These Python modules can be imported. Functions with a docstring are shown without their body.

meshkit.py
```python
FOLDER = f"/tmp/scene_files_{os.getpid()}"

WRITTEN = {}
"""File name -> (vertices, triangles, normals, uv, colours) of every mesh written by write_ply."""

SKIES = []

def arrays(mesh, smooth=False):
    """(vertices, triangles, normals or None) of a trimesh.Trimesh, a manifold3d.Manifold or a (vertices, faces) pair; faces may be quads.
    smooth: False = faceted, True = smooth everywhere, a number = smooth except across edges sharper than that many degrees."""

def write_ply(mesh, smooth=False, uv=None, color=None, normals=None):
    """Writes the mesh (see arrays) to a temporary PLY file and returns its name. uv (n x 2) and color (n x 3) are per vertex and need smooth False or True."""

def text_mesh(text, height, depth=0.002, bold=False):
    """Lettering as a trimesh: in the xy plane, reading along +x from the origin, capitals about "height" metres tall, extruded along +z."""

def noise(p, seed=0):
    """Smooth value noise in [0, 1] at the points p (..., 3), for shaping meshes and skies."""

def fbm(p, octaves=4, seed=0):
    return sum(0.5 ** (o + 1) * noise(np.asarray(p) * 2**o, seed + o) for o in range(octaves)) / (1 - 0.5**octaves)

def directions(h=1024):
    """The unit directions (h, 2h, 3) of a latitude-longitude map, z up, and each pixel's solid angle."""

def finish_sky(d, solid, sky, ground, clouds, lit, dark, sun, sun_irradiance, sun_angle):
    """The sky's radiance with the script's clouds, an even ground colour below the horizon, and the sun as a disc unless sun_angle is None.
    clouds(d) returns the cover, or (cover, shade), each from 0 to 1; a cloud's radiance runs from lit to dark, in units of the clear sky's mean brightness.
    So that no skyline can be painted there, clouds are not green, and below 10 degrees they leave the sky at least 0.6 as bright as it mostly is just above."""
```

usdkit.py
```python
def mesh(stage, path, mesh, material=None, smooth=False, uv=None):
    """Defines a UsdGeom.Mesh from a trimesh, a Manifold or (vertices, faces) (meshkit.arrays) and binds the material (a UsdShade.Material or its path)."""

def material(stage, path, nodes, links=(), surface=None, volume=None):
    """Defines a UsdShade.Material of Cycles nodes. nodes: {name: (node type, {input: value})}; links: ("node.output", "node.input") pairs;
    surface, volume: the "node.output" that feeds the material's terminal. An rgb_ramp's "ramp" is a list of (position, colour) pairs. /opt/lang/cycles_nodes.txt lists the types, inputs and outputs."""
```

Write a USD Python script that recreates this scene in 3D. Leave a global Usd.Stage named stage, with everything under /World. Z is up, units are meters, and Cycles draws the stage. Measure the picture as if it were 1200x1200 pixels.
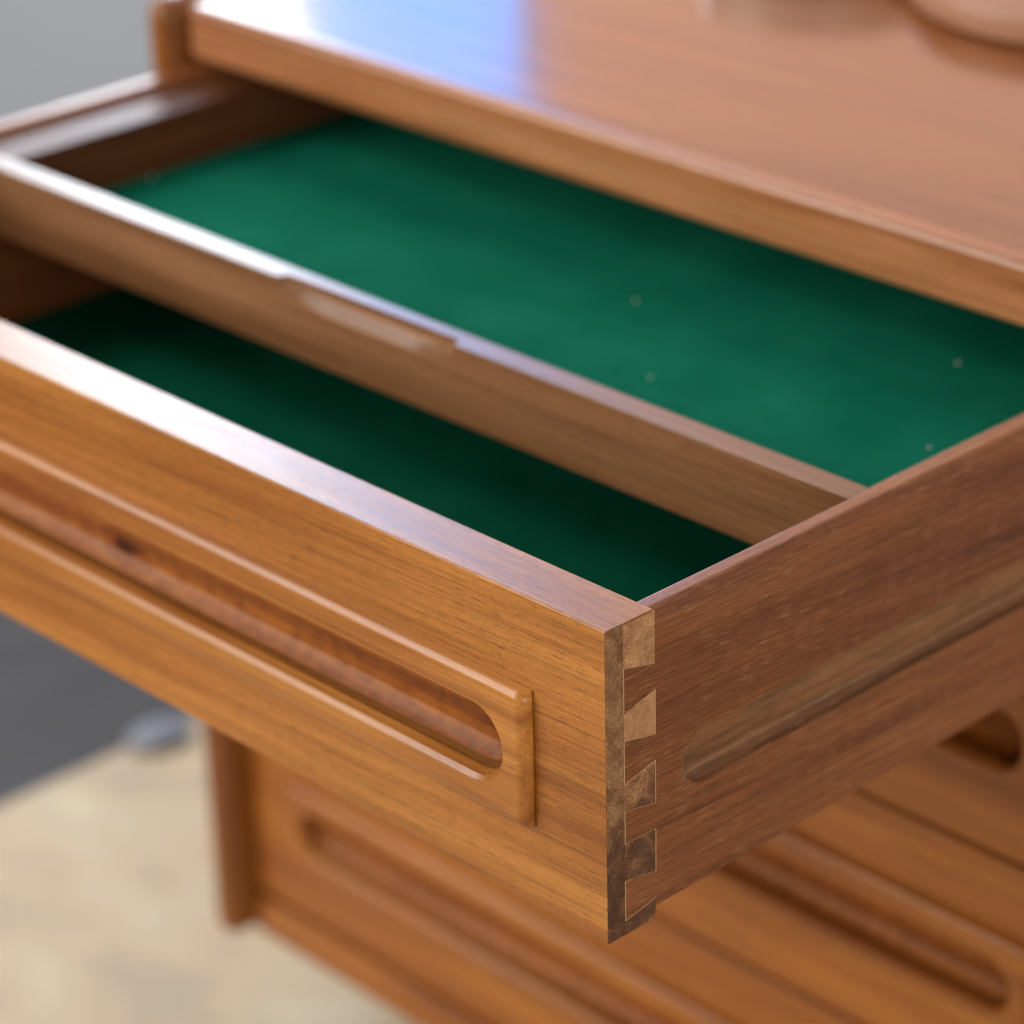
import math, random
import numpy as np
import trimesh
import manifold3d as m3
from manifold3d import Manifold, CrossSection
from pxr import Usd, UsdGeom, UsdLux, UsdShade, Gf, Sdf, Vt
import usdkit, meshkit

random.seed(7)
rng = np.random.default_rng(7)
stage = Usd.Stage.CreateInMemory()
UsdGeom.SetStageUpAxis(stage, UsdGeom.Tokens.z)
UsdGeom.SetStageMetersPerUnit(stage, 1.0)
UsdGeom.Xform.Define(stage, '/World')

# ------------------------------------------------------------------ camera
cam = UsdGeom.Camera.Define(stage, '/World/camera')
R = np.array([[0.69373864, 0.71984351, -0.02349532],
              [0.29956130, -0.31805707, -0.89950138],
              [-0.65497308, 0.61698057, -0.43628573]])
C = (0.67543634, -0.67930771, 0.51199298)
M = Gf.Matrix4d(1.0)
for i, row in enumerate((R[0], -R[1], -R[2])):
    M.SetRow(i, Gf.Vec4d(*map(float, row), 0))
M.SetRow(3, Gf.Vec4d(*C, 1))
cam.AddTransformOp().Set(M)
cam.CreateFocalLengthAttr(109.2)
cam.CreateHorizontalApertureAttr(36.0)
cam.CreateVerticalApertureAttr(36.0)
cam.CreateFStopAttr(5.5)
cam.CreateFocusDistanceAttr(1.115)
cam.CreateClippingRangeAttr(Gf.Vec2f(0.01, 100))
cam.CreateExposureAttr(0.0)


# ------------------------------------------------------------------ light
def rect(name, centre, target, w, h, radiance, colour):
    l = UsdLux.RectLight.Define(stage, '/World/' + name)
    c, t = np.array(centre, float), np.array(target, float)
    z = c - t; z /= np.linalg.norm(z)
    up = np.array([0, 0, 1.0]) if abs(z[2]) < .95 else np.array([0, 1.0, 0])
    x = np.cross(up, z); x /= np.linalg.norm(x); y = np.cross(z, x)
    m = Gf.Matrix4d(1.0)
    for i, r in enumerate((x, y, z)):
        m.SetRow(i, Gf.Vec4d(*map(float, r), 0))
    m.SetRow(3, Gf.Vec4d(*map(float, c), 1))
    l.AddTransformOp().Set(m)
    l.CreateWidthAttr(w); l.CreateHeightAttr(h)
    l.CreateIntensityAttr(radiance); l.CreateColorAttr(Gf.Vec3f(*colour))
    return l


# the window behind the chest, seen only as its reflection in the polish: a bright pane, a bluish one and the pane above
rect('window_light', (-1.56, 0.975, 0.52), (-1.56, 0, 0.52), 0.42, 0.66, 16.0, (0.84, 0.92, 1.0))
rect('window_light_side', (-1.19, 0.975, 0.62), (-1.19, 0, 0.62), 0.27, 0.86, 5.6, (0.03, 0.36, 1.0))
rect('window_light_upper', (-1.56, 0.975, 1.03), (-1.56, 0, 1.03), 0.42, 0.36, 14.0, (0.68, 0.82, 1.0))
rect('window_light_top', (-1.50, 0.975, 1.65), (-1.3, 0, 1.2), 0.70, 0.86, 7.5, (0.80, 0.90, 1.0))
rect('added_left_light', (-2.45, 0.975, 0.80), (-1.9, 0, 0.6), 0.90, 1.10, 8.0, (0.76, 0.88, 1.0))  # unseen extra pane, added to brighten the felt along the tray front
# warm panel added beside the window for pinkish reflections in the polish
rect('added_warm_light', (-0.59, 0.975, 0.90), (-0.59, 0, 0.90), 0.90, 1.54, 1.15, (1.0, 0.50, 0.31))
# the room's soft light from the left in front, a small high lamp, and fills added from the right and overhead
rect('room_light', (-2.2, -2.4, 1.00), (-0.3, 0.0, -0.15), 2.5, 1.3, 8.8, (1.0, 0.93, 0.84))
rect('front_lamp', (-2.3, -1.65, 2.2), (-0.3, 0.0, -0.1), 1.3, 0.7, 12.5, (1.0, 0.95, 0.90))
rect('right_fill', (2.6, -1.2, 0.6), (0.0, 0.1, -0.1), 2.2, 1.3, 5.4, (1.0, 0.93, 0.86))
rect('overhead_fill', (0.2, -0.2, 2.3), (0.2, -0.2, 0), 2.8, 2.2, 0.45, (1.0, 0.96, 0.92))

# ------------------------------------------------------------------ materials
LOOKS = '/World/Looks'


def axis_scale(axis, along, across):
    return tuple(along if a == axis else across for a in 'xyz')


def wood(name, axis, cols, pore=(0.05, 0.02, 0.01), pore_amt=0.6, fleck=None, fleck_amt=0.0, rough=0.42, spec=0.5,
         seed=0.0, line_amt=0.5, band=(3.0, 45.0), line=(14.0, 520.0), pores=(95.0, 2300.0), coat=0.0, tilt=0.0, pore_at=0.60,
         bump=0.12, waviness=0.7, ripple=0.0, knot=None, wear=None):
    loc = (seed * 1.7, seed * 2.3, seed * 0.9)
    rot = {'x': (0, tilt, 0), 'y': (tilt, 0, 0), 'z': (0, tilt, 0)}[axis]
    n = {
        'g': ('geometry', {}),
        'tilt': ('mapping', {'rotation': rot, 'location': loc}),
        'mb': ('mapping', {'scale': axis_scale(axis, *band)}),
        'nb': ('noise_texture', {'scale': 1.0, 'detail': 3.0, 'roughness': 0.55, 'distortion': waviness}),
        'rb': ('rgb_ramp', {'ramp': cols}),
        'ml': ('mapping', {'scale': axis_scale(axis, *line)}),
        'nl': ('noise_texture', {'scale': 1.0, 'detail': 4.0, 'roughness': 0.62}),
        'rl': ('rgb_ramp', {'ramp': [(0.30, (1 - line_amt,) * 3), (0.52, (1, 1, 1)), (0.72, (1 + 0.35 * line_amt,) * 3)]}),
        'mul': ('mix', {'mix_type': 'multiply', 'fac': 1.0}),
        'mp': ('mapping', {'scale': axis_scale(axis, *pores)}),
        'np': ('noise_texture', {'scale': 1.0, 'detail': 1.0, 'roughness': 0.5}),
        'rp': ('rgb_ramp', {'ramp': [(pore_at, (0, 0, 0)), (pore_at + 0.09, (1, 1, 1))]}),
        'pf': ('math', {'math_type': 'multiply', 'value2': pore_amt}),
        'pm': ('mix', {'mix_type': 'mix', 'color2': pore}),
        'rr': ('map_range', {'from_min': 0.3, 'from_max': 0.7, 'to_min': rough - 0.05, 'to_max': rough + 0.06}),
        'bump': ('bump', {'strength': bump, 'distance': 0.0006, 'invert': True}),
        'p': ('principled_bsdf', {'specular_ior_level': spec, 'coat_weight': coat, 'coat_roughness': 0.18}),
    }
    L = [('g.position', 'tilt.vector'), ('tilt.vector', 'mb.vector'), ('mb.vector', 'nb.vector'), ('nb.fac', 'rb.fac'),
         ('tilt.vector', 'ml.vector'), ('ml.vector', 'nl.vector'), ('nl.fac', 'rl.fac'), ('rb.color', 'mul.color1'), ('rl.color', 'mul.color2'),
         ('tilt.vector', 'mp.vector'), ('mp.vector', 'np.vector'), ('np.fac', 'rp.fac'), ('rp.color', 'pf.value1'), ('pf.value', 'pm.fac'),
         ('mul.color', 'pm.color1'), ('nl.fac', 'rr.value'), ('rr.result', 'p.roughness'), ('np.fac', 'bump.height'),
         ('bump.normal', 'p.normal')]
    n['md'] = ('mapping', {'scale': axis_scale(axis, 1.3, 14.0), 'location': (7.3, 1.1, 4.2)})
    n['nd'] = ('noise_texture', {'scale': 1.0, 'detail': 2.0, 'distortion': 0.6})
    n['rd'] = ('rgb_ramp', {'ramp': [(0.30, (0.74, 0.68, 0.62)), (0.5, (1, 1, 1)), (0.70, (1.14, 1.20, 1.24))]})
    n['xd'] = ('mix', {'mix_type': 'multiply', 'fac': 1.0})
    L += [('tilt.vector', 'md.vector'), ('md.vector', 'nd.vector'), ('nd.fac', 'rd.fac'), ('pm.color', 'xd.color1'), ('rd.color', 'xd.color2')]
    last = 'xd.color'
    if knot:
        n['mk'] = ('mapping', {'mapping_type': 'texture', 'location': knot[0], 'scale': knot[1]})
        n['nk'] = ('noise_texture', {'scale': 160.0, 'detail': 2.0})
        n['gk'] = ('gradient_texture', {'gradient_type': 'spherical'})
        n['ak'] = ('math', {'math_type': 'multiply_add', 'value2': 0.5})
        n['rk'] = ('rgb_ramp', {'ramp': [(0.20, (1, 1, 1)), (0.42, (0.62, 0.52, 0.45)), (0.55, (0.85, 0.72, 0.6)), (0.78, (0.30, 0.20, 0.16)), (1.0, (0.14, 0.09, 0.08))]})
        n['xk'] = ('mix', {'mix_type': 'multiply', 'fac': 1.0})
        L += [('g.position', 'mk.vector'), ('mk.vector', 'gk.vector'), ('g.position', 'nk.vector'), ('nk.fac', 'ak.value1'), ('gk.fac', 'ak.value3'), ('ak.value', 'rk.fac'),
              (last, 'xk.color1'), ('rk.color', 'xk.color2')]
        last = 'xk.color'
    if wear:
        n['mw'] = ('mapping', {'mapping_type': 'texture', 'location': wear[0], 'scale': wear[1]})
        n['gw'] = ('gradient_texture', {'gradient_type': 'spherical'})
        n['nw'] = ('noise_texture', {'scale': 210.0, 'detail': 3.0})
        n['aw'] = ('math', {'math_type': 'multiply'})
        n['rw'] = ('rgb_ramp', {'ramp': [(0.12, (0, 0, 0)), (0.45, (0.65, 0.65, 0.65))]})
        n['xw'] = ('mix', {'mix_type': 'mix', 'color2': (0.36, 0.19, 0.085)})
        L += [('g.position', 'mw.vector'), ('mw.vector', 'gw.vector'), ('g.position', 'nw.vector'), ('gw.fac', 'aw.value1'), ('nw.fac', 'aw.value2'), ('aw.value', 'rw.fac'),
              ('rw.color', 'xw.fac'), (last, 'xw.color1')]
        last = 'xw.color'
    if ripple:
        n['mr'] = ('mapping', {'scale': axis_scale(axis, 1500.0, 330.0), 'location': (1.3, 2.1, 0.2)})
        n['nr'] = ('noise_texture', {'scale': 1.0, 'detail': 2.0})
        n['rr2'] = ('rgb_ramp', {'ramp': [(0.35, (1 - ripple,) * 3), (0.65, (1 + ripple,) * 3)]})
        n['xr'] = ('mix', {'mix_type': 'multiply', 'fac': 1.0})
        L += [('tilt.vector', 'mr.vector'), ('mr.vector', 'nr.vector'), ('nr.fac', 'rr2.fac'), (last, 'xr.color1'), ('rr2.color', 'xr.color2')]
        last = 'xr.color'
    if fleck:
        n['mf'] = ('mapping', {'scale': axis_scale(axis, 95.0, 3200.0), 'location': (3.1, 1.7, 5.3)})
        n['nf'] = ('noise_texture', {'scale': 1.0, 'detail': 1.0})
        n['rf'] = ('rgb_ramp', {'ramp': [(0.60, (0, 0, 0)), (0.70, (1, 1, 1))]})
        n['nf2'] = ('noise_texture', {'scale': 38.0, 'detail': 2.0})
        n['rf2'] = ('rgb_ramp', {'ramp': [(0.36, (0.25, 0.25, 0.25)), (0.6, (1, 1, 1))]})
        n['ff'] = ('math', {'math_type': 'multiply', 'value2': fleck_amt})
        n['ff2'] = ('math', {'math_type': 'multiply'})
        n['fm'] = ('mix', {'mix_type': 'mix', 'color2': fleck})
        L += [('tilt.vector', 'mf.vector'), ('mf.vector', 'nf.vector'), ('nf.fac', 'rf.fac'), ('rf.color', 'ff.value1'), ('g.position', 'nf2.vector'),
              ('nf2.fac', 'rf2.fac'), ('ff.value', 'ff2.value1'), ('rf2.color', 'ff2.value2'), ('ff2.value', 'fm.fac'), (last, 'fm.color1')]
        last = 'fm.color'
    L.append((last, 'p.base_color'))
    return usdkit.material(stage, f'{LOOKS}/{name}', n, L, surface='p.BSDF')


TEAK = [(0.25, (0.28, 0.086, 0.015)), (0.42, (0.41, 0.150, 0.027)), (0.55, (0.50, 0.200, 0.038)), (0.75, (0.59, 0.268, 0.060))]
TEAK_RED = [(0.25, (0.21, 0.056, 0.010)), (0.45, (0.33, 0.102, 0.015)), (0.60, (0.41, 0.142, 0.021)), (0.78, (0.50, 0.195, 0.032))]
TEAK_TOP = [(0.25, (0.22, 0.062, 0.012)), (0.45, (0.28, 0.085, 0.016)), (0.60, (0.32, 0.100, 0.020)), (0.78, (0.37, 0.125, 0.026))]
TEAK_SCOOP_SHADED = [(0.25, (0.20, 0.055, 0.011)), (0.45, (0.31, 0.096, 0.018)), (0.60, (0.39, 0.135, 0.025)), (0.78, (0.47, 0.180, 0.036))]  # redder heartwood tone, with the recess's shade put into the colour
MAHOG = [(0.25, (0.18, 0.050, 0.015)), (0.45, (0.27, 0.086, 0.026)), (0.60, (0.33, 0.114, 0.034)), (0.78, (0.40, 0.155, 0.050))]
GREYBROWN = [(0.25, (0.18, 0.080, 0.035)), (0.45, (0.25, 0.118, 0.052)), (0.60, (0.30, 0.145, 0.066)), (0.78, (0.36, 0.185, 0.088))]

M_FRONT = wood('teak_front', 'x', TEAK, pore=(0.12, 0.032, 0.006), pore_amt=0.80, seed=0.37, line_amt=0.34, rough=0.33, spec=0.45, tilt=0.03,
               line=(9, 780), pores=(95, 3000), band=(2.2, 62), ripple=0.10)
M_HANDLE = wood('teak_handle', 'x', TEAK, pore=(0.12, 0.032, 0.006), pore_amt=0.45, seed=1.9, line_amt=0.26, rough=0.30, band=(4, 80), line=(9, 780), pores=(62, 3300))
M_SCOOP_SHADED = wood('teak_scoop_shaded', 'x', TEAK_SCOOP_SHADED, pore=(0.08, 0.02, 0.006), pore_amt=0.45, seed=2.6, line_amt=0.34, rough=0.45, spec=0.22, knot=((-0.2930, 0.006, -0.0700), (0.018, 0.012, 0.0075)), band=(3, 90), line=(8, 600))
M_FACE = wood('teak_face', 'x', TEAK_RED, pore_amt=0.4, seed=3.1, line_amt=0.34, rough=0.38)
M_TOP = wood('teak_top', 'x', TEAK_TOP, pore_amt=0.3, seed=4.7, line_amt=0.18, rough=0.17, spec=0.55, bump=0.01)
M_LIP = wood('teak_lipping', 'x', [(p, (0.88 * c[0], 0.90 * c[1], 1.9 * c[2])) for p, c in TEAK], pore_amt=0.4, seed=7.7, line_amt=0.24, rough=0.24, band=(3, 90))
M_PANEL = wood('teak_panel', 'z', [(p, tuple(0.75 * v for v in c)) for p, c in TEAK_RED], pore_amt=0.4, seed=5.3, line_amt=0.3, rough=0.38)
M_SIDE = wood('mahogany_side', 'y', MAHOG, pore=(0.07, 0.022, 0.010), pore_amt=0.6, fleck=(0.50, 0.27, 0.14), fleck_amt=0.62, seed=2.2, line_amt=0.40, rough=0.34, spec=0.42,
              band=(4, 70), tilt=0.035, line=(12, 700), pores=(80, 2600), bump=0.2)
M_GROOVE = wood('worn_groove', 'y', [(0.3, (0.17, 0.066, 0.022)), (0.5, (0.25, 0.100, 0.034)), (0.7, (0.32, 0.145, 0.054))], seed=8.2, line_amt=0.55, rough=0.6,
                line=(16, 420), fleck=(0.5, 0.36, 0.2), fleck_amt=0.4, wear=((0.0, 0.25, -0.0782), (0.5, 2.0, 0.0010)))
M_TRAY = wood('tray_wood', 'x', GREYBROWN, pore=(0.09, 0.05, 0.03), pore_amt=0.6, seed=6.1, line_amt=0.36, rough=0.32, line=(9, 700))
M_TRAYSIDE_SHADED = wood('tray_side_wood_shaded', 'y', [(p, tuple(0.45 * v for v in c)) for p, c in MAHOG], pore_amt=0.4, seed=6.6, line_amt=0.3, rough=0.50, spec=0.32)  # mahogany darkened, the shade inside the tray put into its colour
M_DARK = usdkit.material(stage, f'{LOOKS}/dark_interior_wood', {'p': ('principled_bsdf', {'base_color': (0.10, 0.045, 0.02), 'roughness': 0.6})}, surface='p.BSDF')


def endgrain(name, seed, dark_below, mottled, tone=1.0):
    """end grain: tan above, dark and grainy below a slanting, ragged line at height dark_below"""
    tones = [(0.22, (0.110, 0.045, 0.023)), (0.42, (0.185, 0.080, 0.037)), (0.54, (0.27, 0.126, 0.055)), (0.66, (0.34, 0.170, 0.075)), (0.80, (0.42, 0.225, 0.102))]
    n = {'g': ('geometry', {}), 'm': ('mapping', {'location': (seed, seed * 2.1, seed * 1.3)}), 'xyz': ('separate_xyz', {}),
         'a': ('noise_texture', {'scale': 120.0, 'detail': 4.0, 'roughness': 0.62, 'distortion': 0.5}),
         'amp': ('map_range', {'from_min': 0.30, 'from_max': 0.70, 'to_min': 0.5 - 0.5 * mottled, 'to_max': 0.5 + 0.5 * mottled}),
         'slope': ('math', {'math_type': 'multiply_add', 'value2': -0.9}),
         'hgt': ('map_range', {'from_min': dark_below - 0.005, 'from_max': dark_below + 0.006, 'to_min': -0.22, 'to_max': 0.16, 'clamp': True}),
         'add': ('math', {'math_type': 'add'}),
         'ra': ('rgb_ramp', {'ramp': [(p, tuple(tone * v for v in c)) for p, c in tones]}),
         'mb': ('mapping', {'scale': (1, 0.55, 1.0), 'rotation': (0.5, 0, 0)}),
         'b': ('noise_texture', {'scale': 1300.0, 'detail': 3.0, 'roughness': 0.7}),
         'rb': ('rgb_ramp', {'ramp': [(0.34, (1 - 0.55 * mottled,) * 3), (0.5, (1, 1, 1)), (0.66, (1 + 0.9 * mottled, 1 + 0.85 * mottled, 1 + 0.8 * mottled))]}),
         'x': ('mix', {'mix_type': 'multiply', 'fac': 1.0}),
         'bump': ('bump', {'strength': 0.35, 'distance': 0.0004}),
         'p': ('principled_bsdf', {'roughness': 0.6, 'specular_ior_level': 0.35})}
    L = [('g.position', 'm.vector'), ('m.vector', 'a.vector'), ('a.fac', 'amp.value'), ('g.position', 'xyz.vector'), ('xyz.y', 'slope.value1'), ('xyz.z', 'slope.value3'),
         ('slope.value', 'hgt.value'), ('amp.result', 'add.value1'), ('hgt.result', 'add.value2'), ('add.value', 'ra.fac'),
         ('m.vector', 'mb.vector'), ('mb.vector', 'b.vector'), ('b.fac', 'rb.fac'),
         ('ra.color', 'x.color1'), ('rb.color', 'x.color2'), ('x.color', 'p.base_color'), ('b.fac', 'bump.height'), ('bump.normal', 'p.normal')]
    return usdkit.material(stage, f'{LOOKS}/{name}', n, L, surface='p.BSDF')


E_LAP = endgrain('end_grain_lap', 0.4, -0.090, 0.60, 0.74)
E_TAN = endgrain('end_grain_tan', 0.4, -0.092, 0.45, 1.22)
E_CLEAN = endgrain('end_grain_clean', 0.4, -0.095, 0.28, 1.32)
E_MIX = endgrain('end_grain_mixed', 0.4, -0.0885, 0.60)
E_DARK = endgrain('end_grain_dark', 0.4, -0.1035, 0.65, 0.95)
M_GLUE = usdkit.material(stage, f'{LOOKS}/pale_glue', {'p': ('principled_bsdf', {'base_color': (0.50, 0.34, 0.17), 'roughness': 0.6})}, surface='p.BSDF')


def felt_mat(name, col, lo):
    n = {'g': ('geometry', {}), 'a': ('noise_texture', {'scale': 22.0, 'detail': 5.0, 'roughness': 0.6}), 'ra': ('rgb_ramp', {'ramp': [(0.3, lo), (0.7, col)]}),
         'b': ('noise_texture', {'scale': 2600.0, 'detail': 2.0}),
         'rb': ('rgb_ramp', {'ramp': [(0.3, (0.75, 0.75, 0.75)), (0.7, (1.2, 1.2, 1.2))]}), 'x': ('mix', {'mix_type': 'multiply', 'fac': 1.0}),
         'bump': ('bump', {'strength': 0.5, 'distance': 0.0006}),
         'p': ('principled_bsdf', {'roughness': 0.95, 'specular_ior_level': 0.03})}
    L = [('g.position', 'a.vector'), ('a.fac', 'ra.fac'), ('g.position', 'b.vector'), ('b.fac', 'rb.fac'), ('ra.color', 'x.color1'), ('rb.color', 'x.color2'),
         ('x.color', 'p.base_color'), ('b.fac', 'bump.height'), ('bump.normal', 'p.normal')]
    return usdkit.material(stage, f'{LOOKS}/{name}', n, L, surface='p.BSDF')


M_FELT = felt_mat('green_felt', (0.009, 0.190, 0.111), (0.003, 0.145, 0.083))


def patchy(name, cols, scale, rough, stretch=(1, 1, 1), spec=0.4):
    n = {'g': ('geometry', {}), 'm': ('mapping', {'scale': stretch}), 'a': ('noise_texture', {'scale': scale, 'detail': 3.0, 'roughness': 0.5, 'distortion': 0.4}),
         'ra': ('rgb_ramp', {'ramp': cols}), 'b': ('noise_texture', {'scale': scale * 40, 'detail': 2.0}),
         'bump': ('bump', {'strength': 0.2, 'distance': 0.001}),
         'p': ('principled_bsdf', {'roughness': rough, 'specular_ior_level': spec})}
    L = [('g.position', 'm.vector'), ('m.vector', 'a.vector'), ('a.fac', 'ra.fac'), ('ra.color', 'p.base_color'), ('g.position', 'b.vector'), ('b.fac', 'bump.height'),
         ('bump.normal', 'p.normal')]
    return usdkit.material(stage, f'{LOOKS}/{name}', n, L, surface='p.BSDF')


M_FLOOR = patchy('pale_floor_mat', [(0.32, (0.47, 0.38, 0.27)), (0.45, (0.58, 0.45, 0.30)), (0.55, (0.55, 0.46, 0.32)), (0.68, (0.66, 0.56, 0.39))], 9.0, 0.8, (1, 1.6, 1))
M_DARKFLOOR = patchy('dark_floor_mat', [(0.3, (0.046, 0.041, 0.041)), (0.7, (0.068, 0.060, 0.060))], 5.0, 0.6, (3.0, 0.7, 1))
M_WALL = patchy('wall_mat', [(0.3, (0.43, 0.475, 0.55)), (0.7, (0.46, 0.505, 0.58))], 2.0, 0.9)
M_CERAMIC = patchy('pale_ceramic', [(0.3, (0.80, 0.75, 0.72)), (0.7, (0.85, 0.80, 0.77))], 20.0, 0.3, spec=0.5)
M_BOWLWOOD = patchy('brown_bowl_wood', [(0.3, (0.34, 0.16, 0.10)), (0.7, (0.46, 0.24, 0.15))], 16.0, 0.4, (1, 5, 5))
M_LUMP = patchy('pale_blue_lump', [(0.3, (0.20, 0.22, 0.26)), (0.7, (0.30, 0.32, 0.36))], 30.0, 0.8)
M_LINT = usdkit.material(stage, f'{LOOKS}/lint_mat', {'p': ('principled_bsdf', {'base_color': (0.8, 0.82, 0.78), 'roughness': 0.8})}, surface='p.BSDF')

# ------------------------------------------------------------------ helpers
used = {}


def numbered(parent, name):
    k = used.get((parent, name), 0)
    used[(parent, name)] = k + 1
    return f'{parent}/{name}' + (f'_{k:03d}' if k else '')


def obj(name, mesh, mat, parent='/World', smooth=35, label=None):
    path = numbered(str(parent), name)
    m = usdkit.mesh(stage, path, mesh, mat, smooth=smooth)
    if label:
        m.GetPrim().SetCustomDataByKey('label', label)
    return path


def tag(path, label, cat=None, group=None, kind=None):
    p = stage.GetPrimAtPath(path)
    p.SetCustomDataByKey('label', label)
    for k, v in (('category', cat), ('group', group), ('kind', kind)):
        if v:
            p.SetCustomDataByKey(k, v)
    return path


def thing(name, label, cat, loc=(0, 0, 0), group=None):
    path = numbered('/World', name)
    x = UsdGeom.Xform.Define(stage, path)
    x.AddTranslateOp().Set(Gf.Vec3d(*loc))
    return tag(path, label, cat, group)


def box(x0, x1, y0, y1, z0, z1):
    return Manifold.cube((x1 - x0, y1 - y0, z1 - z0)).translate((x0, y0, z0))


def hull(parts):
    return Manifold.batch_hull(parts)


def rbox(x0, x1, y0, y1, z0, z1, r=0.001, seg=12):
    s = Manifold.sphere(r, seg)
    return hull([s.translate((x, y, z)) for x in (x0 + r, x1 - r) for y in (y0 + r, y1 - r) for z in (z0 + r, z1 - r)])


def prism_x(poly, x0, x1):
    """polygon of (y, z) pairs extruded along x"""
    p = np.array(poly, float)
    if np.sum(p[:, 0] * np.roll(p[:, 1], -1) - np.roll(p[:, 0], -1) * p[:, 1]) < 0:
        p = p[::-1]
    m = CrossSection([p.tolist()]).extrude(x1 - x0)          # x=y, y=z, z=x
    return m.transform([[0, 0, 1, x0], [1, 0, 0, 0], [0, 1, 0, 0]])


def prism_y(poly, y0, y1):
    """polygon of (x, z) pairs extruded along y"""
    p = np.array(poly, float)
    if np.sum(p[:, 0] * np.roll(p[:, 1], -1) - np.roll(p[:, 0], -1) * p[:, 1]) < 0:
        p = p[::-1]
    m = CrossSection([p.tolist()]).extrude(y1 - y0)
    return m.transform([[1, 0, 0, 0], [0, 0, -1, y1], [0, 1, 0, 0]])


# ------------------------------------------------------------------ dimensions (metres)
H, W, T = 0.130, 0.622, 0.0249         # drawer front
TS, HB, D = 0.0105, 0.1257, 0.46       # drawer side: thickness, height, length
FACE = 0.320                           # plane of the closed drawers
PITCH = 0.1335
ZFLOOR = -0.66

# ------------------------------------------------------------------ setting
def sheet(x0, x1, y0, y1, z):
    return (np.array([[x0, y0, z], [x1, y0, z], [x1, y1, z], [x0, y1, z]]), np.array([[0, 1, 2, 3]]))


tag(obj('floor', box(-5, -1.0, -5, 1.0, ZFLOOR - 0.05, ZFLOOR), M_DARKFLOOR), 'dark charcoal grey floor beyond the pale floor', kind='structure')
tag(obj('pale_floor', rbox(-0.998, 4.0, -5, 1.0, ZFLOOR - 0.05, ZFLOOR + 0.004, 0.002), M_FLOOR), 'pale beige mottled floor in front of and beside the chest', kind='structure')
tag(obj('wall', box(-5, 4, 1.0, 1.1, ZFLOOR - 0.05, 2.6), M_WALL), 'plain pale grey wall behind the chest', kind='structure')

# ------------------------------------------------------------------ chest
chest = thing('chest_of_drawers', 'teak chest with rounded side panel, its top drawer pulled out', 'chest of drawers', (0, 0, 0))
YB = 0.78


def bullnose_panel(x0, x1, y0, y1, z0, z1):
    r = (x1 - x0) / 2 - 0.0002
    s = Manifold.sphere(r, 28)
    xc = (x0 + x1) / 2
    return hull([s.translate((xc, y, z)) for y in (y0 + r, y1 - r) for z in (z0 + r, z1 - r)])


obj('side_panel', bullnose_panel(-0.6480, -0.6245, 0.300, YB, -0.565, 0.036), M_PANEL, chest)
obj('side_panel', bullnose_panel(0.0025, 0.0255, 0.300, YB, -0.565, 0.036), M_PANEL, chest)
# top with rounded nose and rounded left corner
LIP = 0.0105
def top_parts():
    x0, x1, y0, z0, z1, r = -0.6242, 0.0022, 0.313, 0.0020, 0.0320, 0.0045
    s = Manifold.sphere(r, 28)
    whole = hull([s.translate((x, y0 + r, z)) for x in (x0 + r, x1 - r) for z in (z0 + r, z1 - r)] +
                 [box(x0 + 0.001, x1 - 0.001, YB - 0.01, YB - 0.005, z0, z1)])
    return whole - box(-1, 1, 0, y0 + LIP, -1, 1), whole ^ box(-1, 1, 0, y0 + LIP - 0.0001, -1, 1)


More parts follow.
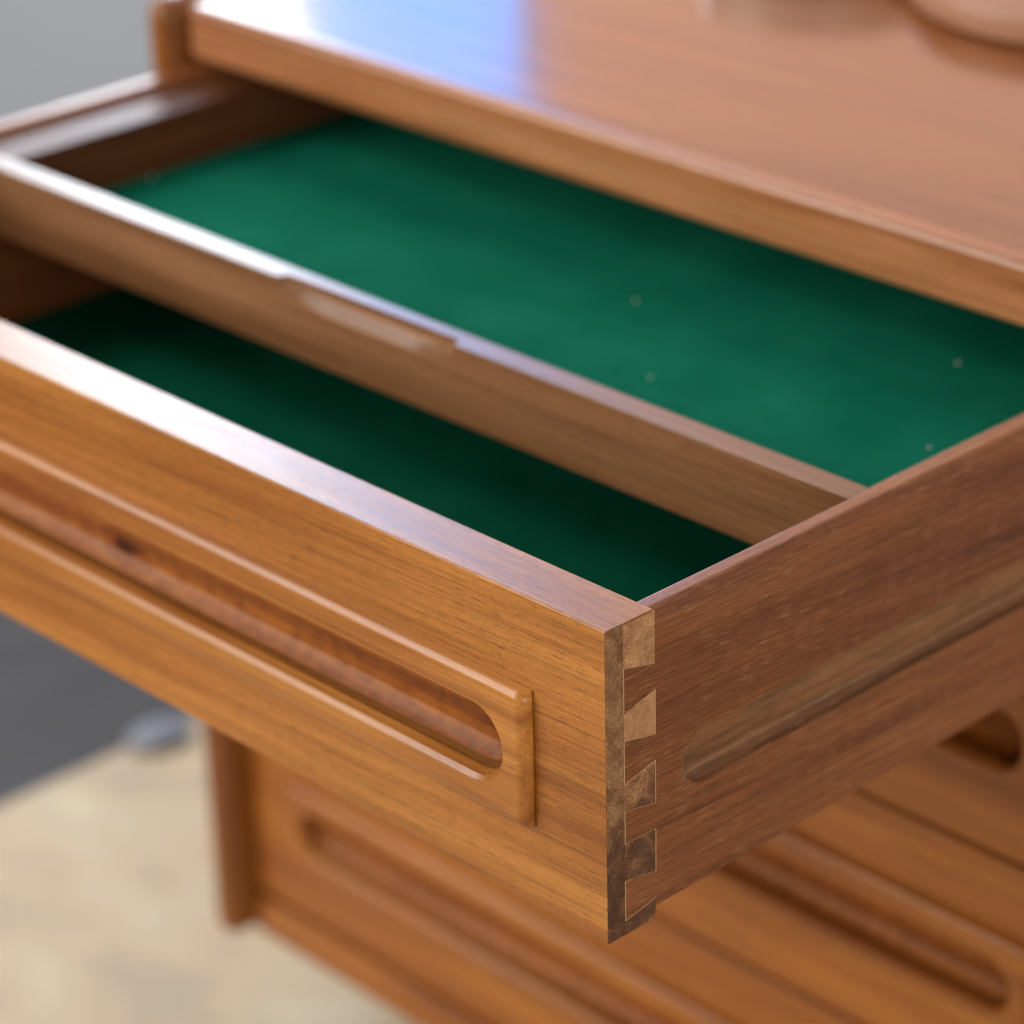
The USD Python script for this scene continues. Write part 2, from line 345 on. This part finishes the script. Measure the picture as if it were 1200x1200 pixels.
tp, lipping = top_parts()
tpath = obj('top_panel', tp, M_TOP, chest)
obj('edge_lipping', lipping, M_LIP, tpath, label='lighter golden edge strip along the front of the top')
obj('bottom_rail', rbox(-0.6242, 0.0022, 0.3185, 0.348, -0.5635, -0.5372, 0.0015), M_FACE, chest)
obj('plinth', rbox(-0.53, -0.085, 0.44, 0.74, ZFLOOR + 0.0045, -0.5500, 0.002), M_DARK, chest)
obj('back_panel', box(-0.6242, 0.0022, YB - 0.004, YB, -0.5630, 0.0015), M_DARK, chest)
obj('bottom_panel', box(-0.6242, 0.0022, 0.3485, YB - 0.0045, -0.5630, -0.5480), M_DARK, chest)
for k in range(1, 4):
    z = -PITCH * k + 0.0015
    obj('drawer_rail', box(-0.6242, 0.0022, FACE + 0.026, YB - 0.0045, z - 0.008, z + 0.004), M_DARK, chest)


# ------------------------------------------------------------------ drawer pieces
SC_X, SC_Z, SC_RZ = 0.0495, -0.0663, 0.0152
# depth and height (in half heights) of the scoop's section from the upper lip to the lower one, the deepest point below the middle
SECTION = [(-0.004, 1.0), (0.0, 1.0), (0.004, 0.97), (0.008, 0.86), (0.0115, 0.62), (0.0135, 0.25), (0.0145, -0.20), (0.0145, -0.48), (0.0125, -0.66), (0.009, -0.84), (0.0045, -0.96),
           (0.0, -1.0), (-0.004, -1.0)]


def scoop_cutter(y0, grow=0.0):
    """long round-ended dish: ends are half discs of the same section"""
    pts = []
    for xc, s in ((-W + SC_X + SC_RZ, -1), (-SC_X - SC_RZ, 1)):
        for d, h in SECTION:
            up = SECTION[0][1]
            for a in np.linspace(-math.pi / 2, math.pi / 2, 25):
                # the plan of the end at this depth shrinks like the section does
                zt = [hh for dd, hh in SECTION if abs(dd - d) < 1e-9]
                hi = max(h, np.interp(d, [0, 0.004, 0.008, 0.0115, 0.0135, 0.0145], [1.0, 0.97, 0.86, 0.62, 0.25, -0.2]))
                lo = min(h, -np.interp(d, [0, 0.0045, 0.009, 0.0125, 0.0145], [1.0, 0.96, 0.84, 0.66, 0.48]))
                zc, rz = (hi + lo) / 2, (hi - lo) / 2
                rx = math.sqrt(max(1e-4, 1 - (max(d, 0) / 0.0150) ** 3))
                pts.append((xc + s * (SC_RZ * rx + grow) * math.cos(a), y0 + d + (grow if d > 0 else 0), SC_Z + (SC_RZ + grow) * (zc + rz * math.sin(a))))
    c = Manifold.hull_points(np.array(pts))
    if grow:
        return c
    lip = []
    for xx in (-W + SC_X + SC_RZ, -SC_X - SC_RZ):
        for a in np.linspace(0, 2 * np.pi, 40, endpoint=False):
            for g, d in ((0.0022, -0.0006), (0.0012, 0.0001), (0.0005, 0.0008), (0.0, 0.0018)):
                lip.append((xx + (SC_RZ + g) * math.cos(a), y0 + d, SC_Z + (SC_RZ + g) * math.sin(a)))
    return c + Manifold.hull_points(np.array(lip))


def handle_block(y0):
    b, r = 0.0058, 0.0048
    x0, x1, z0, z1 = -W + 0.0372, -0.0372, -0.0952, -0.0372
    parts = []
    for x in (x0, x1):
        for z in (z0, z1):
            sx, sz = (1 if x == x0 else -1), (1 if z == z0 else -1)
            parts.append(Manifold.sphere(r, 24).translate((x + sx * r, y0 - b + r, z + sz * r)))
            parts.append(box(min(x, x + sx * 0.003), max(x, x + sx * 0.003), y0 - 0.0003, y0 - 0.0001, min(z, z + sz * 0.003), max(z, z + sz * 0.003)))
    return hull(parts) - scoop_cutter(y0 - b)


def fine(m, length=0.006):
    return m


# dovetail outlines on the side face, as (y, z): tails of the side board
TAILS = [[(0.0090, -0.0182), (0.0252, -0.0221), (0.0252, -0.0326), (0.0090, -0.0368)],
         [(0.0090, -0.0478), (0.0252, -0.0514), (0.0252, -0.0621), (0.0090, -0.0657)],
         [(0.0091, -0.0768), (0.0252, -0.0801), (0.0252, -0.0912), (0.0091, -0.0908)],
         [(0.0090, -0.1066), (0.0252, -0.1094), (0.0252, -0.1210), (0.0090, -0.1238)]]
TY = 0.0252


def front_board_plain(x0, x1):
    s = Manifold.sphere(0.0009, 10)
    return rbox(x0, x1, 0, T, -H, 0, 0.0009, 12)


# ------------------------------------------------------------------ the open drawer
drawer = thing('open_drawer', 'open teak top drawer with dovetailed corner and long scooped handle', 'drawer')
scoop0 = scoop_cutter(-0.0058)
pocket = scoop_cutter(-0.0058, 0.002)
LAPX = -TS
board = front_board_plain(-W, 0.006) - box(-0.0004, 0.02, -0.1, 0.1, -0.3, 0.1)
# sockets: remove the end behind the lap, the pins come back as parts of their own
board = board - box(LAPX, 0.01, 0.0090, 0.05, -0.2, -0.0006)
board = board - pocket
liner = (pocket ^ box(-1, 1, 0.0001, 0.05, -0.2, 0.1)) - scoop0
fb = obj('front_board', board, M_FRONT, drawer)
obj('finger_scoop', liner, M_SCOOP_SHADED, fb, smooth=40)
obj('handle_block', handle_block(0.0), M_HANDLE, fb)
# end grain facing of the lap
obj('end_grain', rbox(-0.00038, 0.0, 0.00015, 0.0091, -H + 0.0001, -0.0002, 0.00012, 6), E_LAP, fb, label='mottled brown end grain strip at the corner')
# pins between the tails
edges = [[(0.0090, -0.0006), (TY, -0.0006)]] + TAILS + [[(0.0090, -H), (TY, -H)]]
pin_mats = [E_TAN, E_CLEAN, E_MIX, E_DARK, E_DARK]
for k in range(5):
    top = (edges[k][0], edges[k][1]) if k == 0 else (edges[k][3], edges[k][2])
    bot = (edges[k + 1][0], edges[k + 1][1])
    g = 0.00008
    poly = [(0.0090, top[0][1] - g), (TY - g, top[1][1] - g), (TY - g, bot[1][1] + g), (0.0090, bot[0][1] + g)]
    if k == 4:
        poly = [(0.0090, top[0][1] - g), (TY - g, top[1][1] - g), (TY - g, -H + 0.003), (TY - 0.001, -H + 0.0008), (TY - 0.0028, -H), (0.0090, -H)]
    obj('dovetail_pin', prism_x(poly, LAPX + 0.0001, -0.00002), pin_mats[k], fb, smooth=False)

# glue lines that show pale round the tails
def strip(a, b, w, x0=-0.0004, x1=0.00012):
    a, b = np.array(a), np.array(b)
    d = (b - a) / np.linalg.norm(b - a); n = np.array([-d[1], d[0]]) * w / 2
    return prism_x([a + n, b + n, b - n, a - n], x0, x1)


for k, t in enumerate(TAILS):
    q = [strip(t[0], t[3], 0.00040)]
    if k in (1, 3):
        q.append(strip(t[3], t[2], 0.00030))
    if k < 3:
        q.append(strip(t[2], (TY, TAILS[k + 1][1][1]), 0.00034))
    q.append(strip(t[0], t[1], 0.00012))
    if k in (0, 2):
        q.append(strip(t[3], t[2], 0.00014))
    obj('glue_line', Manifold.batch_boolean(q, m3.OpType.Add), M_GLUE, fb, smooth=False)


def side_profile(x_out, sgn):
    """cross section of a side board (x, z): outer face at x_out, thickness TS towards sgn, rounded top"""
    pts = [(x_out, -HB + 0.0012), (x_out + sgn * 0.0012, -HB), (x_out + sgn * TS, -HB)]
    ri, zt = 0.0020, -0.0008
    for a in np.linspace(0, math.pi / 2, 8):
        pts.append((x_out + sgn * (TS - ri + ri * math.cos(a)), zt - ri + ri * math.sin(a)))
    if sgn < 0:
        edge = [(0.0042 - 0.0042 * math.sin(t), -0.0008 - 0.0066 * (1 - math.cos(t))) for t in np.linspace(0, math.pi / 2, 12)]
    else:
        edge = [(0.0020, -0.0008), (0.0010, -0.0011), (0.0003, -0.0018), (0.0, -0.0028)]
    pts += [(x_out + sgn * x, z) for x, z in edge]
    return pts


GZ, GR, GY, GD = -0.0706, 0.0107, 0.0507, 0.0056


def groove_cutter(x_out, sgn, grow=0.0, end=D + 0.1):
    def cyl(a, b, r):
        a, b = min(a, b), max(a, b)
        c = Manifold.cylinder(b - a, r, r, 48).transform([[0, 0, 1, a], [1, 0, 0, 0], [0, 1, 0, 0]])
        return [c.translate((0, GY, GZ)), c.translate((0, end, GZ))]
    r = GR + grow
    return hull(cyl(x_out - sgn * (0.01 if end > D else 0.0), x_out + sgn * (GD - 0.0040 + grow), r) +
                cyl(x_out, x_out + sgn * (GD - 0.0016 + grow), r - 0.0014) + cyl(x_out, x_out + sgn * (GD + grow), r - 0.0042))


for x_out, sgn in ((0.0, -1), (-W, 1)):
    sb = prism_y(side_profile(x_out, sgn), TY, D)
    sb = sb - groove_cutter(x_out, sgn, 0.0006)
    xa, xb = (LAPX, -0.00002) if sgn < 0 else (-W + 0.00002, -W + TS)
    if sgn < 0:
        for t in TAILS:
            tt = [t[0], (TY + 0.0005, t[1][1]), (TY + 0.0005, t[2][1]), t[3]]
            tt = [(y + 0.0001 if y < 0.01 else y, z) for y, z in tt]
            sb = sb + prism_x(tt, xa, 0.0)
    s = obj('side_board', sb, M_SIDE, drawer, smooth=30)
    # worn lining of the runner groove
    g = (groove_cutter(x_out, sgn, 0.00055) ^ box(min(x_out - 0.0002 * sgn * -1, x_out + sgn * 0.02), max(x_out - 0.0002 * sgn * -1, x_out + sgn * 0.02), 0, D - 0.001, -0.2, 0.1)) - groove_cutter(x_out, sgn)
    obj('runner_groove', g, M_GROOVE, s)
obj('back_board', rbox(-W + TS, -TS, D - 0.012, D, -HB, -0.02, 0.001), M_SIDE, drawer)
obj('bottom_panel', box(-W + TS + 0.0002, -TS - 0.0002, T + 0.0002, D - 0.0125, -0.1145, -0.1095), M_DARK, drawer)
obj('felt_lining', rbox(-W + TS + 0.0003, -TS - 0.0003, T + 0.0003, D - 0.0126, -0.1094, -0.1072, 0.0008), M_FELT, drawer, label='deep green felt lining in shade')

# ------------------------------------------------------------------ sliding tray in the drawer
tray = thing('sliding_tray', 'shallow green felt lined wooden tray with finger notch inside the open drawer', 'tray', (0, 0, 0))
TX0, TX1, TY0, TYB, TZ = -0.6095, -0.0120, 0.1495, 0.435, -0.0052
tf = rbox(TX0, TX1, TY0, TY0 + 0.0125, -0.0425, TZ, 0.0008)
# finger notch cut in the front top edge
def notch_poly(xa, xb, ra, rb, depth):
    p = [(xa, 0.004), (xa, TZ + 0.0003)]
    for a in np.linspace(0, math.pi / 2, 14):
        p.append((xa + ra * (1 - math.cos(a)), TZ + 0.0003 - depth * math.sin(a)))
    for a in np.linspace(math.pi / 2, 0, 14):
        p.append((xb - rb * (1 - math.cos(a)), TZ + 0.0003 - depth * math.sin(a)))
    return p + [(xb, TZ + 0.0003), (xb, 0.004)]


back_poly, front_poly = notch_poly(-0.3535, -0.2405, 0.034, 0.026, 0.0056), notch_poly(-0.3575, -0.2370, 0.042, 0.034, 0.0112)
nc = Manifold.hull_points(np.array([(x, TY0 + 0.0054, z) for x, z in back_poly] + [(x, TY0 - 0.0004, z) for x, z in front_poly]))
tf = tf - nc
tfb = obj('front_board', tf, M_TRAY, tray, smooth=30)
obj('side_board', rbox(TX0, -0.5770, TY0 + 0.0127, TYB, -0.0425, TZ - 0.0004, 0.0008), M_TRAYSIDE_SHADED, tray)
obj('side_board', rbox(-0.0165, TX1, TY0 + 0.0127, TYB, -0.0425, TZ + 0.0002, 0.0006), M_TRAY, tray)
obj('back_board', rbox(-0.5768, -0.0167, TYB - 0.01, TYB, -0.0425, TZ, 0.0008), M_TRAY, tray)
obj('felt_lining', rbox(-0.5768, -0.0167, TY0 + 0.0128, TYB - 0.0102, -0.0420, -0.0352, 0.0008), M_FELT, tray)

# ------------------------------------------------------------------ closed drawers
def closed_drawer(label, loc):
    t = thing('closed_drawer', label, 'drawer', loc, 'closed drawers below the open one')
    return t


proto = closed_drawer('closed teak drawer directly under the open drawer, its scooped handle mostly hidden', (0, FACE, -PITCH))
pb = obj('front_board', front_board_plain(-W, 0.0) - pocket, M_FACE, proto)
obj('finger_scoop', liner, M_SCOOP_SHADED, pb, smooth=40)
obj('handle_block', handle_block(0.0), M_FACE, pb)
for k, label in ((2, 'second closed teak drawer from the bottom, right end of its handle scoop showing'),
                 (3, 'lowest closed teak drawer, next to the foot of the rounded side panel')):
    path = numbered('/World', 'closed_drawer')
    x = UsdGeom.Xform.Define(stage, path)
    x.GetPrim().GetReferences().AddInternalReference(proto)
    x.GetPrim().SetInstanceable(True)
    x.ClearXformOpOrder()
    x.AddTranslateOp().Set(Gf.Vec3d(0, FACE, -PITCH * k))
    tag(path, label, 'drawer', 'closed drawers below the open one')

# ------------------------------------------------------------------ things on the top
def lathe(profile, seg=96):
    return trimesh.creation.revolve(np.array(profile, float), sections=seg)


ZT = 0.0322
bowl = lathe([(0, 0), (0.100, 0), (0.1035, 0.002), (0.105, 0.006), (0.105, 0.013), (0.1035, 0.016), (0.101, 0.0165), (0.098, 0.014), (0.095, 0.008), (0.0, 0.007)])
bowl.apply_translation((-0.268, 0.650, ZT))
tag(obj('wooden_dish', bowl, M_BOWLWOOD), 'low round brown wooden dish standing on the polished chest top', 'dish')
pot = lathe([(0, 0), (0.058, 0), (0.0615, 0.0015), (0.063, 0.005), (0.064, 0.020), (0.0635, 0.0235), (0.062, 0.0245), (0.0605, 0.0235), (0.0595, 0.018), (0.057, 0.008), (0.0, 0.006)])
pot.apply_translation((-0.425, 0.600, ZT))
tag(obj('ceramic_dish', pot, M_CERAMIC), 'pale ceramic dish on the chest top, only its blurred edge showing', 'dish')

# small pale lump of unknown kind lying on the floor's edge
s = trimesh.creation.icosphere(3, 1.0)
v = s.vertices.copy()
v *= (1 + 0.5 * (meshkit.fbm(v * 1.6 + 5, 3)[:, None] - 0.5))
v = v * (0.018, 0.026, 0.010)
v[:, 2] = np.maximum(v[:, 2], -0.006)
s = trimesh.Trimesh(v + (-0.985, 0.515, ZFLOOR + 0.009), s.faces)
tag(obj('pale_lump', s, M_LUMP), 'small pale bluish lump on the edge of the beige floor', 'scrap')

# lint on the felt
for (x, y, z, r), where in (((-0.2663, 0.2909, -0.0350, 0.0007), 'towards the middle of the tray'), ((-0.0626, 0.2567, -0.0350, 0.0007), 'near the right end of the tray'),
                            ((-0.1989, 0.2303, -0.0350, 0.0006), 'near the front board of the tray'), ((-0.110, 0.335, -0.0350, 0.0008), 'in the shade under the chest top'),
                            ((-0.5720, 0.243, -0.0350, 0.0009), 'in the far left corner of the tray')):
    d = trimesh.creation.icosphere(1, 1.0)
    d.apply_scale((r, r * 1.3, r * 0.6)); d.apply_translation((x, y, z + r * 0.4))
    tag(obj('lint_speck', d, M_LINT), 'tiny pale lint speck on green felt ' + where, 'lint', 'lint specks on the felt')
